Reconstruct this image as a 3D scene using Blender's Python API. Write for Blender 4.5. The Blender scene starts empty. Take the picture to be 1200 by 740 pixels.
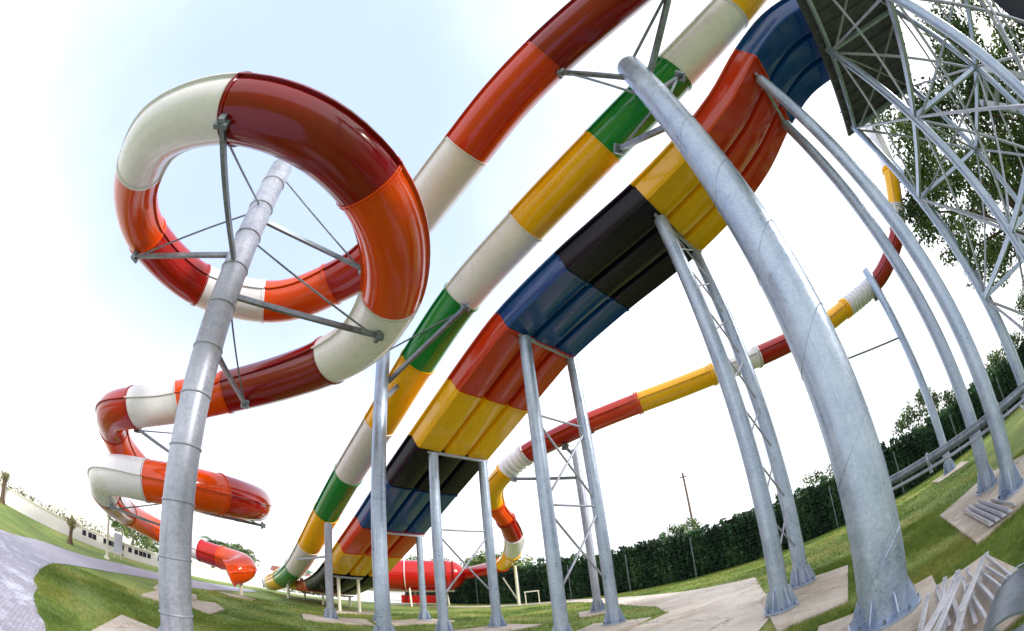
import bpy, math, random
import numpy as np
from mathutils import Vector, Matrix
random.seed(7); rng = np.random.default_rng(11)
SC = bpy.context.scene
COL = SC.collection
PI = math.pi
Z = Vector((0, 0, 1))
# the slides run in plan along U; S is the horizontal direction across them
U = Vector((-.7302, .6832, 0)); S = Vector((.6832, .7302, 0))
def W(s, t, z): return S * s + U * t + Z * z

# ------------------------------------------------------------------ materials
def lin(r, g, b):
    f = lambda c: (c / 255) / 12.92 if c / 255 <= .04045 else ((c / 255 + .055) / 1.055) ** 2.4
    return (f(r), f(g), f(b), 1)
def mat(name):
    m = bpy.data.materials.new(name); m.use_nodes = True
    n = m.node_tree.nodes; return m, n, m.node_tree.links, n['Principled BSDF']
def ramp(n, stops):
    r = n.new('ShaderNodeValToRGB'); e = r.color_ramp.elements
    while len(e) < len(stops): e.new(.5)
    for el, (p, c) in zip(e, stops): el.position = p; el.color = c
    return r
def mul(c, k): return (c[0] * k, c[1] * k, c[2] * k, 1)
def noise(n, l, scale, detail=4, rough=.55, vec=None, coord='Object'):
    t = n.new('ShaderNodeTexNoise'); t.inputs['Scale'].default_value = scale
    t.inputs['Detail'].default_value = detail; t.inputs['Roughness'].default_value = rough
    if vec is None:
        tc = n.new('ShaderNodeTexCoord'); vec = tc.outputs[coord]
    l.new(vec, t.inputs['Vector']); return t
def gelcoat(name, c, rough=.16, coat=.3):
    """glossy coloured glass fibre: faint streaks, dust that dulls the gloss in patches"""
    m, n, l, b = mat(name)
    t = noise(n, l, 1.3, 5, .6)
    r = ramp(n, [(.3, mul(c, .95)), (.7, mul(c, 1.04))]); l.new(t.outputs['Fac'], r.inputs['Fac'])
    # panels differ slightly in tone; thin chalky film and dirt runs
    oi = n.new('ShaderNodeObjectInfo'); hs = n.new('ShaderNodeHueSaturation'); l.new(r.outputs['Color'], hs.inputs['Color'])
    vr = n.new('ShaderNodeMapRange'); vr.inputs['To Min'].default_value = .88; vr.inputs['To Max'].default_value = 1.1; l.new(oi.outputs['Random'], vr.inputs['Value']); l.new(vr.outputs['Result'], hs.inputs['Value'])
    tc = n.new('ShaderNodeTexCoord'); mp = n.new('ShaderNodeMapping'); mp.inputs['Scale'].default_value = (2.2, 2.2, .35); l.new(tc.outputs['Object'], mp.inputs['Vector'])
    td = noise(n, l, 2.6, 9, .72, mp.outputs['Vector']); rd_ = ramp(n, [(.5, (0, 0, 0, 1)), (.78, (.42, .42, .42, 1))]); l.new(td.outputs['Fac'], rd_.inputs['Fac'])
    dm = n.new('ShaderNodeMix'); dm.data_type = 'RGBA'; l.new(rd_.outputs['Color'], dm.inputs['Factor']); l.new(hs.outputs['Color'], dm.inputs['A'])
    dm.inputs['B'].default_value = (c[0] * .62 + .006, c[1] * .62 + .006, c[2] * .62 + .006, 1)
    l.new(dm.outputs['Result'], b.inputs['Base Color'])
    t2 = noise(n, l, 5, 6, .65)
    r2 = ramp(n, [(.35, (rough,) * 3 + (1,)), (.75, (rough + .1,) * 3 + (1,))]); l.new(t2.outputs['Fac'], r2.inputs['Fac'])
    l.new(r2.outputs['Color'], b.inputs['Roughness'])
    t3 = noise(n, l, 2.2, 2, .5)
    bp = n.new('ShaderNodeBump'); bp.inputs['Strength'].default_value = .035; bp.inputs['Distance'].default_value = .06
    l.new(t3.outputs['Fac'], bp.inputs['Height']); l.new(bp.outputs['Normal'], b.inputs['Normal'])
    b.inputs['IOR'].default_value = 1.5
    b.inputs['Specular IOR Level'].default_value = .2 if name.endswith('black') else .42
    b.inputs['Coat Weight'].default_value = coat; b.inputs['Coat Roughness'].default_value = .04
    return m
def galvanised(name, lo, hi, metal=.55, rough=.38, sp=16):
    m, n, l, b = mat(name)
    tc = n.new('ShaderNodeTexCoord')
    v = n.new('ShaderNodeTexVoronoi'); v.inputs['Scale'].default_value = sp; l.new(tc.outputs['Object'], v.inputs['Vector'])
    t = noise(n, l, 1.8, 7, .68, tc.outputs['Object'])
    mx = n.new('ShaderNodeMix'); mx.data_type = 'FLOAT'; mx.inputs['Factor'].default_value = .8
    l.new(v.outputs['Color'], mx.inputs['A']); l.new(t.outputs['Fac'], mx.inputs['B'])
    r = ramp(n, [(.3, lo), (.7, hi)]); l.new(mx.outputs['Result'], r.inputs['Fac'])
    mp = n.new('ShaderNodeMapping'); mp.inputs['Scale'].default_value = (9, 9, .5); l.new(tc.outputs['Object'], mp.inputs['Vector'])
    td = noise(n, l, 1.2, 7, .7, mp.outputs['Vector']); rd_ = ramp(n, [(.52, (0, 0, 0, 1)), (.75, (.55, .55, .55, 1))]); l.new(td.outputs['Fac'], rd_.inputs['Fac'])
    dm = n.new('ShaderNodeMix'); dm.data_type = 'RGBA'; l.new(rd_.outputs['Color'], dm.inputs['Factor']); l.new(r.outputs['Color'], dm.inputs['A']); dm.inputs['B'].default_value = (lo[0] * .62, lo[1] * .6, lo[2] * .56, 1)
    l.new(dm.outputs['Result'], b.inputs['Base Color'])
    r2 = ramp(n, [(.3, (rough - .1,) * 3 + (1,)), (.7, (rough + .16,) * 3 + (1,))]); l.new(mx.outputs['Result'], r2.inputs['Fac'])
    l.new(r2.outputs['Color'], b.inputs['Roughness'])
    bp = n.new('ShaderNodeBump'); bp.inputs['Strength'].default_value = .12; bp.inputs['Distance'].default_value = .01
    l.new(t.outputs['Fac'], bp.inputs['Height']); l.new(bp.outputs['Normal'], b.inputs['Normal'])
    b.inputs['Metallic'].default_value = metal
    return m
def plain(name, c, rough=.6, metal=0., var=.18, scale=6):
    m, n, l, b = mat(name)
    t = noise(n, l, scale, 6, .6)
    r = ramp(n, [(.3, mul(c, 1 - var)), (.7, mul(c, 1 + var))]); l.new(t.outputs['Fac'], r.inputs['Fac'])
    l.new(r.outputs['Color'], b.inputs['Base Color'])
    b.inputs['Roughness'].default_value = rough; b.inputs['Metallic'].default_value = metal
    return m
def concrete(name, c, dark=.7):
    m, n, l, b = mat(name)
    t = noise(n, l, .9, 8, .7); t2 = noise(n, l, 14, 6, .7)
    r = ramp(n, [(.3, mul(c, dark)), (.62, c)]); l.new(t.outputs['Fac'], r.inputs['Fac'])
    r2 = ramp(n, [(.3, (.8, .8, .8, 1)), (.7, (1.08, 1.06, 1.04, 1))]); l.new(t2.outputs['Fac'], r2.inputs['Fac'])
    mx = n.new('ShaderNodeMix'); mx.data_type = 'RGBA'; mx.blend_type = 'MULTIPLY'; mx.inputs['Factor'].default_value = 1
    l.new(r.outputs['Color'], mx.inputs['A']); l.new(r2.outputs['Color'], mx.inputs['B'])
    geo = n.new('ShaderNodeNewGeometry'); wv = noise(n, l, 2.5, 5, .6, geo.outputs['Position']); av = n.new('ShaderNodeVectorMath'); av.operation = 'MULTIPLY_ADD'
    l.new(wv.outputs['Color'], av.inputs[0]); av.inputs[1].default_value = (.5, .5, .5); l.new(geo.outputs['Position'], av.inputs[2])
    vo = n.new('ShaderNodeTexVoronoi'); vo.feature = 'DISTANCE_TO_EDGE'; vo.inputs['Scale'].default_value = .38; l.new(av.outputs['Vector'], vo.inputs['Vector'])
    rc = ramp(n, [(0, (.45, .42, .4, 1)), (.008, (1, 1, 1, 1))]); l.new(vo.outputs['Distance'], rc.inputs['Fac'])
    ts = noise(n, l, .55, 8, .72, geo.outputs['Position']); rs_ = ramp(n, [(.38, (.7, .66, .6, 1)), (.56, (1, 1, 1, 1))]); l.new(ts.outputs['Fac'], rs_.inputs['Fac'])
    m2 = n.new('ShaderNodeMix'); m2.data_type = 'RGBA'; m2.blend_type = 'MULTIPLY'; m2.inputs['Factor'].default_value = 1; l.new(mx.outputs['Result'], m2.inputs['A']); l.new(rc.outputs['Color'], m2.inputs['B'])
    m3 = n.new('ShaderNodeMix'); m3.data_type = 'RGBA'; m3.blend_type = 'MULTIPLY'; m3.inputs['Factor'].default_value = 1; l.new(m2.outputs['Result'], m3.inputs['A']); l.new(rs_.outputs['Color'], m3.inputs['B'])
    l.new(m3.outputs['Result'], b.inputs['Base Color']); b.inputs['Roughness'].default_value = .85
    bp = n.new('ShaderNodeBump'); bp.inputs['Strength'].default_value = .3; bp.inputs['Distance'].default_value = .01
    l.new(t2.outputs['Fac'], bp.inputs['Height']); l.new(bp.outputs['Normal'], b.inputs['Normal'])
    return m
def leafmat(name, c1, c2, c3):
    m, n, l, b = mat(name)
    at = n.new('ShaderNodeAttribute'); at.attribute_name = 'tone'
    r = ramp(n, [(0, c1), (.5, c2), (1, c3)]); l.new(at.outputs['Fac'], r.inputs['Fac'])
    l.new(r.outputs['Color'], b.inputs['Base Color']); b.inputs['Roughness'].default_value = .55
    tr = n.new('ShaderNodeBsdfTranslucent'); l.new(r.outputs['Color'], tr.inputs['Color'])
    ms = n.new('ShaderNodeMixShader'); ms.inputs['Fac'].default_value = .3
    l.new(b.outputs['BSDF'], ms.inputs[1]); l.new(tr.outputs['BSDF'], ms.inputs[2])
    l.new(ms.outputs['Shader'], n['Material Output'].inputs['Surface'])
    return m
M = {}
for k, c in dict(red=(160, 14, 8), maroon=(132, 2, 8), orange=(224, 74, 6), white=(235, 232, 237), yellow=(248, 184, 4),
                 green=(16, 140, 58), blue=(10, 64, 128), black=(22, 16, 32), vermilion=(208, 54, 10), scarlet=(186, 22, 14)).items():
    M[k] = gelcoat('gelcoat_' + k, lin(*c), .12 if k not in ('white', 'black') else .24, .05 if k == 'black' else .3)
M['galv'] = galvanised('galvanised_steel', lin(142, 158, 182), lin(192, 204, 220), .5, .34, 34)
M['galv_dull'] = galvanised('weathered_galvanised_steel', lin(140, 145, 160), lin(188, 192, 204), .35, .44, 24)
M['steel'] = galvanised('bracket_steel', lin(96, 104, 112), lin(150, 158, 168), .6, .4, 20)
M['zinc'] = plain('pale_zinc_strut', lin(200, 200, 206), .42, .2, .14, 9)
M['ivory'] = plain('ivory_paint', lin(222, 218, 200), .5, 0, .06, 3)
M['whitepaint'] = plain('white_wall_paint', lin(232, 230, 232), .7, 0, .05, .8)
M['concrete'] = concrete('pale_concrete', lin(220, 208, 192), .8)
M['conc_path'] = concrete('path_concrete', lin(238, 226, 212), .9)
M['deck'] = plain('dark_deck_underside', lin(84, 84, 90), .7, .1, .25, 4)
M['navy'] = plain('dark_navy_panel', lin(40, 18, 120), .5, 0, .1, 3)
M['bark'] = plain('bark', lin(92, 74, 60), .9, 0, .3, 9)
M['wood'] = plain('weathered_wood', lin(110, 92, 84), .85, 0, .25, 10)
M['glass'] = plain('dark_window_glass', lin(44, 46, 60), .1, 0, .1, 2)
M['roof'] = plain('clay_roof', lin(136, 84, 70), .8, 0, .2, 5)
M['teal'] = plain('teal_canvas', lin(30, 112, 84), .8, 0, .1, 3)
M['sign'] = plain('pale_blue_sign', lin(214, 222, 242), .5, 0, .05, 3)
M['wire'] = plain('green_fence_wire', lin(40, 70, 58), .5, .2, .1, 5)
M['leaf'] = leafmat('broad_leaf', lin(26, 40, 16), lin(62, 88, 34), lin(120, 144, 66))
M['hedge'] = leafmat('hedge_leaf', lin(30, 54, 34), lin(56, 92, 56), lin(98, 132, 84))
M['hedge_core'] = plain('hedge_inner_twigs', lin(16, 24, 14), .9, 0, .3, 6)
M['bush'] = leafmat('bush_leaf', lin(40, 60, 26), lin(84, 110, 48), lin(140, 150, 84))
M['palm'] = leafmat('palm_leaf', lin(40, 66, 36), lin(74, 106, 60), lin(120, 140, 86))
M['olive'] = leafmat('dry_leaf', lin(84, 84, 48), lin(132, 128, 76), lin(170, 160, 104))

def grass_mat(name, blades=False):
    m, n, l, b = mat(name)
    geo = n.new('ShaderNodeNewGeometry')
    t = noise(n, l, .45, 6, .62, geo.outputs['Position']); t2 = noise(n, l, 6, 6, .7, geo.outputs['Position'])
    r = ramp(n, [(.3, lin(98, 124, 56)), (.5, lin(136, 158, 74)), (.7, lin(176, 172, 98))]); l.new(t.outputs['Fac'], r.inputs['Fac'])
    r2 = ramp(n, [(.25, (.55, .58, .5, 1)), (.75, (1.2, 1.15, 1.0, 1))]); l.new(t2.outputs['Fac'], r2.inputs['Fac'])
    mx = n.new('ShaderNodeMix'); mx.data_type = 'RGBA'; mx.blend_type = 'MULTIPLY'; mx.inputs['Factor'].default_value = 1
    l.new(r.outputs['Color'], mx.inputs['A']); l.new(r2.outputs['Color'], mx.inputs['B'])
    b.inputs['Roughness'].default_value = .8
    if blades:
        l.new(mx.outputs['Result'], b.inputs['Base Color'])
        tr = n.new('ShaderNodeBsdfTranslucent'); l.new(mx.outputs['Result'], tr.inputs['Color']); ms = n.new('ShaderNodeMixShader'); ms.inputs['Fac'].default_value = .45
        l.new(b.outputs['BSDF'], ms.inputs[1]); l.new(tr.outputs['BSDF'], ms.inputs[2]); l.new(ms.outputs['Shader'], n['Material Output'].inputs['Surface'])
    else:
        tw_ = noise(n, l, 1.1, 8, .75, geo.outputs['Position']); rw = ramp(n, [(.6, (0, 0, 0, 1)), (.72, (.7, .7, .7, 1))]); l.new(tw_.outputs['Fac'], rw.inputs['Fac'])
        wm = n.new('ShaderNodeMix'); wm.data_type = 'RGBA'; l.new(rw.outputs['Color'], wm.inputs['Factor']); l.new(mx.outputs['Result'], wm.inputs['A']); wm.inputs['B'].default_value = lin(158, 146, 104)
        l.new(wm.outputs['Result'], b.inputs['Base Color'])
    if not blades:
        bp = n.new('ShaderNodeBump'); bp.inputs['Strength'].default_value = .8; bp.inputs['Distance'].default_value = .05
        t3 = noise(n, l, 22, 5, .7, geo.outputs['Position']); l.new(t3.outputs['Fac'], bp.inputs['Height']); l.new(bp.outputs['Normal'], b.inputs['Normal'])
    return m
M['grass'] = grass_mat('lawn'); M['blades'] = grass_mat('grass_blades', True)
def pavers(name):
    m, n, l, b = mat(name)
    geo = n.new('ShaderNodeNewGeometry'); mp = n.new('ShaderNodeMapping'); mp.inputs['Rotation'].default_value = (0, 0, .55)
    l.new(geo.outputs['Position'], mp.inputs['Vector'])
    br = n.new('ShaderNodeTexBrick'); br.inputs['Scale'].default_value = 4.5; br.inputs['Mortar Size'].default_value = .014
    br.inputs['Color1'].default_value = lin(166, 160, 172); br.inputs['Color2'].default_value = lin(184, 178, 188); br.inputs['Mortar'].default_value = lin(134, 128, 140)
    l.new(mp.outputs['Vector'], br.inputs['Vector'])
    t = noise(n, l, 1.7, 7, .72, geo.outputs['Position'])
    r = ramp(n, [(.5, (0, 0, 0, 1)), (.62, (.75, .75, .75, 1))]); l.new(t.outputs['Fac'], r.inputs['Fac'])
    # pale dried blotches, only on the near-left part of the paving
    sx = n.new('ShaderNodeSeparateXYZ'); l.new(geo.outputs['Position'], sx.inputs['Vector'])
    mr = n.new('ShaderNodeMapRange'); mr.inputs['From Min'].default_value = 5.2; mr.inputs['From Max'].default_value = 3.2
    l.new(sx.outputs['Y'], mr.inputs['Value'])
    mm = n.new('ShaderNodeMath'); mm.operation = 'MULTIPLY'; l.new(r.outputs['Color'], mm.inputs[0]); l.new(mr.outputs['Result'], mm.inputs[1])
    mx = n.new('ShaderNodeMix'); mx.data_type = 'RGBA'
    l.new(mm.outputs['Value'], mx.inputs['Factor']); l.new(br.outputs['Color'], mx.inputs['A']); mx.inputs['B'].default_value = lin(226, 226, 240)
    l.new(mx.outputs['Result'], b.inputs['Base Color']); b.inputs['Roughness'].default_value = .6
    return m
M['pavers'] = pavers('lavender_pavers')

# ------------------------------------------------------------------ object helpers
def empty(name, label, cat, loc=(0, 0, 0), group=None):
    o = bpy.data.objects.new(name, None); COL.objects.link(o); o.location = loc; o.empty_display_size = .2
    return tag(o, label, cat, group)
def tag(o, label=None, cat=None, group=None, kind=None):
    if label: o['label'] = label
    if cat: o['category'] = cat
    if group: o['group'] = group
    if kind: o['kind'] = kind
    return o
class MB:
    """collects verts and faces in world metres; build() links them as one mesh object"""
    def __init__(s): s.v = []; s.f = []; s.sharp = True
    def add(s, vs, fs):
        k = len(s.v); s.v += [tuple(p) for p in vs]; s.f += [tuple(i + k for i in q) for q in fs]; return s
    def box(s, c, size, rz=0, ax=None):
        X, Y, Zz = ax if ax else (Vector((math.cos(rz), math.sin(rz), 0)), Vector((-math.sin(rz), math.cos(rz), 0)), Z)
        c = Vector(c); a, b, d = size[0] / 2, size[1] / 2, size[2] / 2
        vs = [c + X * (i * a) + Y * (j * b) + Zz * (k * d) for k in (-1, 1) for j in (-1, 1) for i in (-1, 1)]
        return s.add(vs, [(0, 2, 3, 1), (4, 5, 7, 6), (0, 1, 5, 4), (2, 6, 7, 3), (0, 4, 6, 2), (1, 3, 7, 5)])
    def bar(s, a, b, w, h=None, up=Z):
        a, b = Vector(a), Vector(b); d = b - a; L = d.length; d.normalize()
        x = d.cross(up)
        if x.length < 1e-3: x = d.cross(Vector((1, 0, 0)))
        x.normalize(); y = x.cross(d)
        return s.box((a + b) / 2, (L, w, h or w), ax=(d, x, y))
    def tube(s, a, b, r, n=12, r2=None):
        a, b = Vector(a), Vector(b); return s.path([a, b], [r, r if r2 is None else r2], n)
    def path(s, pts, rs, n=10, cap=True):
        pts = [Vector(p) for p in pts]; vs = []; fs = []; px = None
        for i, p in enumerate(pts):
            d = (pts[min(i + 1, len(pts) - 1)] - pts[max(i - 1, 0)]).normalized()
            if px is None:
                x = d.cross(Z)
                if x.length < 1e-3: x = Vector((1, 0, 0))
            else: x = px - d * px.dot(d)
            x.normalize(); y = d.cross(x); px = x
            for k in range(n):
                a = 2 * PI * k / n; vs.append(p + (x * math.cos(a) + y * math.sin(a)) * rs[i])
        for i in range(len(pts) - 1):
            for k in range(n): fs.append((i * n + k, i * n + (k + 1) % n, (i + 1) * n + (k + 1) % n, (i + 1) * n + k))
        if cap: fs.append(tuple(range(n - 1, -1, -1))); fs.append(tuple((len(pts) - 1) * n + k for k in range(n)))
        return s.add(vs, fs)
    def prism(s, poly, z0, z1):
        n = len(poly); vs = [(p[0], p[1], z0) for p in poly] + [(p[0], p[1], z1) for p in poly]
        a = sum(poly[i][0] * poly[(i + 1) % n][1] - poly[(i + 1) % n][0] * poly[i][1] for i in range(n))
        fs = [tuple(range(n, 2 * n)), tuple(range(n - 1, -1, -1))] + [(i, (i + 1) % n, n + (i + 1) % n, n + i) for i in range(n)]
        if a < 0: fs = [tuple(reversed(q)) for q in fs]
        return s.add(vs, fs)
    def build(s, name, m, parent=None, smooth=True, angle=35):
        me = bpy.data.meshes.new(name); o = bpy.data.objects.new(name, me); COL.objects.link(o)
        off = Vector((0, 0, 0)); p = parent
        while p: off += p.location; p = p.parent
        me.from_pydata([(v[0] - off.x, v[1] - off.y, v[2] - off.z) for v in s.v], [], s.f)
        me.materials.append(m if not isinstance(m, str) else M[m])
        if smooth:
            me.shade_smooth(); me.set_sharp_from_angle(angle=math.radians(angle))
        if parent: o.parent = parent
        return o
def catmull(P, seg=.25):
    """centripetal Catmull-Rom through P; returns [(point, span index)]"""
    P = [Vector(p) for p in P]; Q = [P[0] * 2 - P[1]] + P + [P[-1] * 2 - P[-2]]; out = []
    for i in range(1, len(Q) - 2):
        p0, p1, p2, p3 = Q[i - 1:i + 3]
        t0 = 0; t1 = t0 + max((p1 - p0).length, 1e-4) ** .5; t2 = t1 + (p2 - p1).length ** .5; t3 = t2 + max((p3 - p2).length, 1e-4) ** .5
        n = max(4, int((p2 - p1).length / seg))
        for k in range(n):
            t = t1 + (t2 - t1) * k / n
            a1 = p0 * ((t1 - t) / (t1 - t0)) + p1 * ((t - t0) / (t1 - t0)); a2 = p1 * ((t2 - t) / (t2 - t1)) + p2 * ((t - t1) / (t2 - t1)); a3 = p2 * ((t3 - t) / (t3 - t2)) + p3 * ((t - t2) / (t3 - t2))
            b1 = a1 * ((t2 - t) / (t2 - t0)) + a2 * ((t - t0) / (t2 - t0)); b2 = a2 * ((t3 - t) / (t3 - t1)) + a3 * ((t - t1) / (t3 - t1))
            out.append((b1 * ((t2 - t) / (t2 - t1)) + b2 * ((t - t1) / (t2 - t1)), i - 1))
    out.append((P[-1], len(P) - 1)); return out
def frames(pts):
    out = []
    for i, p in enumerate(pts):
        d = (pts[min(i + 1, len(pts) - 1)] - pts[max(i - 1, 0)]).normalized()
        x = d.cross(Z); x.normalize(); out.append((p, d, x, x.cross(d)))
    return out
def sweep(mb, fr, prof, cap=True):
    n = len(prof); vs = []; fs = []
    for p, d, x, y in fr:
        for a, b in prof: vs.append(p + x * a + y * b)
    for i in range(len(fr) - 1):
        for k in range(n): fs.append((i * n + k, (i + 1) * n + k, (i + 1) * n + (k + 1) % n, i * n + (k + 1) % n))
    if cap: fs.append(tuple(range(n))); fs.append(tuple((len(fr) - 1) * n + k for k in range(n - 1, -1, -1)))
    mb.add(vs, fs)
def tube_profile(r, n=36, lip=.055, th=.016, flat=False):
    """round section of two half shells bolted together at a lip along each side"""
    pts = []; dl = math.asin(th / r) * 1.3
    for c in (0, PI):
        sg = 1 if c == 0 else -1
        pts += [(sg * r * math.cos(dl), -sg * th), (sg * (r + lip), -sg * th), (sg * (r + lip), sg * th), (sg * r * math.cos(dl), sg * th)]
        for k in range(1, n // 2):
            a = c + dl + (PI - 2 * dl) * k / (n // 2); pts.append((r * math.cos(a), r * math.sin(a)))
    return pts
def tube_slide(root, cps, r, ring_lip=.03, ring_w=.06, seg=.22, names=None, mouth=False, corr=()):
    """cps: (x, y, z, colour or None): the colour starts a new section at that point"""
    sm = catmull([c[:3] for c in cps], seg); fr = frames([p for p, _ in sm])
    cuts = [i for i, c in enumerate(cps) if c[3]] + [len(cps) - 1]
    for a, b in zip(cuts[:-1], cuts[1:]):
        idx = [i for i, (_, k) in enumerate(sm) if a <= k < b]; idx.append(idx[-1] + 1)
        f = [fr[i] for i in idx]; col = cps[a][3]; mb = MB()
        if a in corr:     # ribbed flexible joint: many close rings
            L = len(f); ff = []
            for i in range(L - 1):
                for q in (0, .25, .5, .75): ff.append(tuple(f[i][j] * (1 - q) + f[i + 1][j] * q for j in range(4)))
            ff.append(f[-1]); n = 28; vs = []; fs = []
            for i, (p, d, x, y) in enumerate(ff):
                rr = r * (.96 if i % 4 in (0, 1) else 1.13)
                for k in range(n): an = 2 * PI * k / n; vs.append(p + (x * math.cos(an) + y * math.sin(an)) * rr)
            for i in range(len(ff) - 1):
                for k in range(n): fs.append((i * n + k, (i + 1) * n + k, (i + 1) * n + (k + 1) % n, i * n + (k + 1) % n))
            mb.add(vs, fs)
        else:
            sweep(mb, f, tube_profile(r), cap=not (mouth and b == len(cps) - 1))
            if mouth and b == len(cps) - 1:
                n = 32; k0 = len(f) - 1; vs = []; fs = []
                for p, d, x, y in reversed(f):
                    for k in range(n): an = 2 * PI * k / n; vs.append(p + (x * math.cos(an) + y * math.sin(an)) * (r - .05))
                for i in range(len(f) - 1):
                    for k in range(n): fs.append((i * n + k, (i + 1) * n + k, (i + 1) * n + (k + 1) % n, i * n + (k + 1) % n))
                mb.add(vs, fs)
        o = mb.build('tube_section', M[col], root)
        o['label'] = {'red': 'red', 'maroon': 'dark red'}.get(col, col) + ' tube section'
        # bolted ring where this section meets the one above it
        p, d, x, y = f[0]; rb = MB(); n = 36; vs = []; fs = []
        R_ = [(r - .03, -ring_w), (r + ring_lip, -ring_w), (r + ring_lip, -.2 * ring_w), (r - .01, -.14 * ring_w), (r - .01, .14 * ring_w), (r + ring_lip, .2 * ring_w), (r + ring_lip, ring_w), (r - .03, ring_w)]
        for ro, q in R_:
            for k in range(n): an = 2 * PI * k / n; vs.append(p + (x * math.cos(an) + y * math.sin(an)) * ro + d * q)
        m_ = len(R_)
        for i in range(m_):
            for k in range(n): fs.append((i * n + k, i * n + (k + 1) % n, ((i + 1) % m_) * n + (k + 1) % n, ((i + 1) % m_) * n + k))
        rb.add(vs, fs); rb.build('joint_flange', M[col], o)
    if mouth:
        p, d, x, y = fr[-1]; rb = MB(); n = 36; vs = []; fs = []
        for ro, q in ((r - .06, -.04), (r + .05, -.04), (r + .05, .06), (r - .06, .06)):
            for k in range(n): an = 2 * PI * k / n; vs.append(p + (x * math.cos(an) + y * math.sin(an)) * ro + d * q)
        for i in range(4):
            for k in range(n): fs.append((i * n + k, i * n + (k + 1) % n, ((i + 1) % 4) * n + (k + 1) % n, ((i + 1) % 4) * n + k))
        rb.add(vs, fs); rb.build('mouth_rim', M[cps[cuts[-2]][3]], root)

# ------------------------------------------------------------------ ground, paths, pads
def sheet(name, poly, z, m):
    mb = MB(); mb.add([(p[0], p[1], z) for p in poly], [tuple(range(len(poly)))])
    a = sum(poly[i][0] * poly[(i + 1) % len(poly)][1] - poly[(i + 1) % len(poly)][0] * poly[i][1] for i in range(len(poly)))
    if a < 0: mb.f = [tuple(reversed(mb.f[0]))]
    return tag(mb.build(name, M[m], None, False), kind='structure')
def smoothpoly(P, n=6):
    P = [Vector((p[0], p[1], 0)) for p in P]; N = len(P); out = []
    for i in range(N):
        p0, p1, p2, p3 = P[i - 1], P[i], P[(i + 1) % N], P[(i + 2) % N]
        for k in range(n):
            t = k / n; q = .5 * ((2 * p1) + (p2 - p0) * t + (2 * p0 - 5 * p1 + 4 * p2 - p3) * t * t + (3 * p1 - p0 - 3 * p2 + p3) * t ** 3); out.append((q.x, q.y))
    return out
gr = MB(); gs = 1.0
sheet('ground', [(-400, -400), (400, -400), (400, 400), (-400, 400)], 0, 'grass')
pathL = [(-11.5, -3), (-11.5, 1), (-11.48, 3.38), (-13.46, 5.7), (-14.27, 7.98), (-15.63, 10.58), (-16.3, 14), (-16.5, 20), (-15.2, 20), (-14.0, 16), (-13.1, 13.2), (-13.4, 11.0), (-12.0, 7.6), (-10.2, 4.8), (-7.7, 3.08), (-6.8, 2.75), (-6.2, 2.42), (-5.4, 2.16), (-4.8, 2.0), (-3.5, 1.2), (-2, -.5), (-1, -4), (-5, -6), (-9, -6)]
sheet('paved_path', smoothpoly(pathL, 4), .012, 'pavers')
pathR = [(2.64, 5.4), (1.2, 6.5), (1.56, 9.08), (2.74, 10.17), (2.95, 12.0), (2.5, 14.5), (1.89, 18.26), (.6, 21.4), (-6, 24), (-9.5, 25.2), (-9.3, 26), (1.2, 22.3), (3.12, 17.78), (4.64, 13.71), (5.8, 11.44), (4.5, 8.6), (4.3, 8.1), (4.14, 7.4), (3.4, 6.2)]
sheet('concrete_path', pathR, .008, 'conc_path')
sheet('pool_deck', [(-21.1, -10), (-20.95, 5.2), (-20.4, 11), (-20, 16.5), (-18.8, 24.4), (-14, 25.4), (-9.6, 26.6), (-4.6, 28.3), (-4, 390), (-398, 390), (-398, -10)], .006, 'ivory')
PADS = dict(
    p1=[(-6.4, 4.35), (-4.6, 2.35), (-3.0, 3.6), (-4.2, 5.5)], p1b=[(-9.0, 6.8), (-10.6, 8.8), (-9.7, 9.3), (-8.2, 7.6)],
    p1c=[(-9.7, 8.2), (-9.63, 10.4), (-8.6, 9.7), (-7.7, 8.1)], p89=[(2.75, 5.0), (3.68, 4.62), (5.5, 6.75), (4.55, 8.25), (3.9, 7.6)],
    p1112=[(4.62, 2.95), (5.37, 2.45), (8.3, 3.2), (8.9, 5.1), (7.1, 5.4)], p10=[(2.0, 3.1), (3.0, 2.3), (4.0, 3.3), (2.9, 4.25)],
    pile=[(3.42, 3.15), (4.14, 2.53), (2.95, 1.15), (2.0, 1.6)], p2=[(-4.6, 9.3), (-3.6, 8.6), (-2.5, 9.6), (-3.5, 10.6)], p3=[(-8.1, 13.3), (-7.2, 11.9), (-5.2, 12.8), (-6.2, 14.5)],
    p45=[(-3.5, 11.2), (-2.4, 10.4), (-.2, 12.5), (-1.4, 13.6)], p67=[(-.4, 8.5), (.7, 7.8), (2.3, 10.0), (1.1, 11)], p7b=[(.9, 13.0), (2.1, 13.0), (2.3, 14.6), (1.0, 14.6)],
    p14=[(-5.7, 14.0), (-4.7, 13.3), (-3.2, 15.3), (-4.4, 16.2)], p13=[(12.2, 9.0), (13.1, 8.1), (14.2, 9.1), (13.2, 10.1)], q=[(-9.0, 16.4), (-8.2, 15.8), (-6.6, 17.5), (-7.6, 18.2)],
    far=[(-12.9, 14.2), (-11.9, 14.0), (-11.5, 15.1), (-12.6, 15.4)], hx=[(-11.8, 9.7), (-10.8, 8.7), (-9.8, 9.7), (-10.8, 10.7)])
for k_, (k, p) in enumerate(PADS.items()):
    cx = sum(q[0] for q in p) / len(p); cy = sum(q[1] for q in p) / len(p)
    tag(MB().prism(p, -.2, .05 - .0035 * (k_ % 4)).build('concrete_pad', M['concrete'], None, False), kind='structure')

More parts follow.
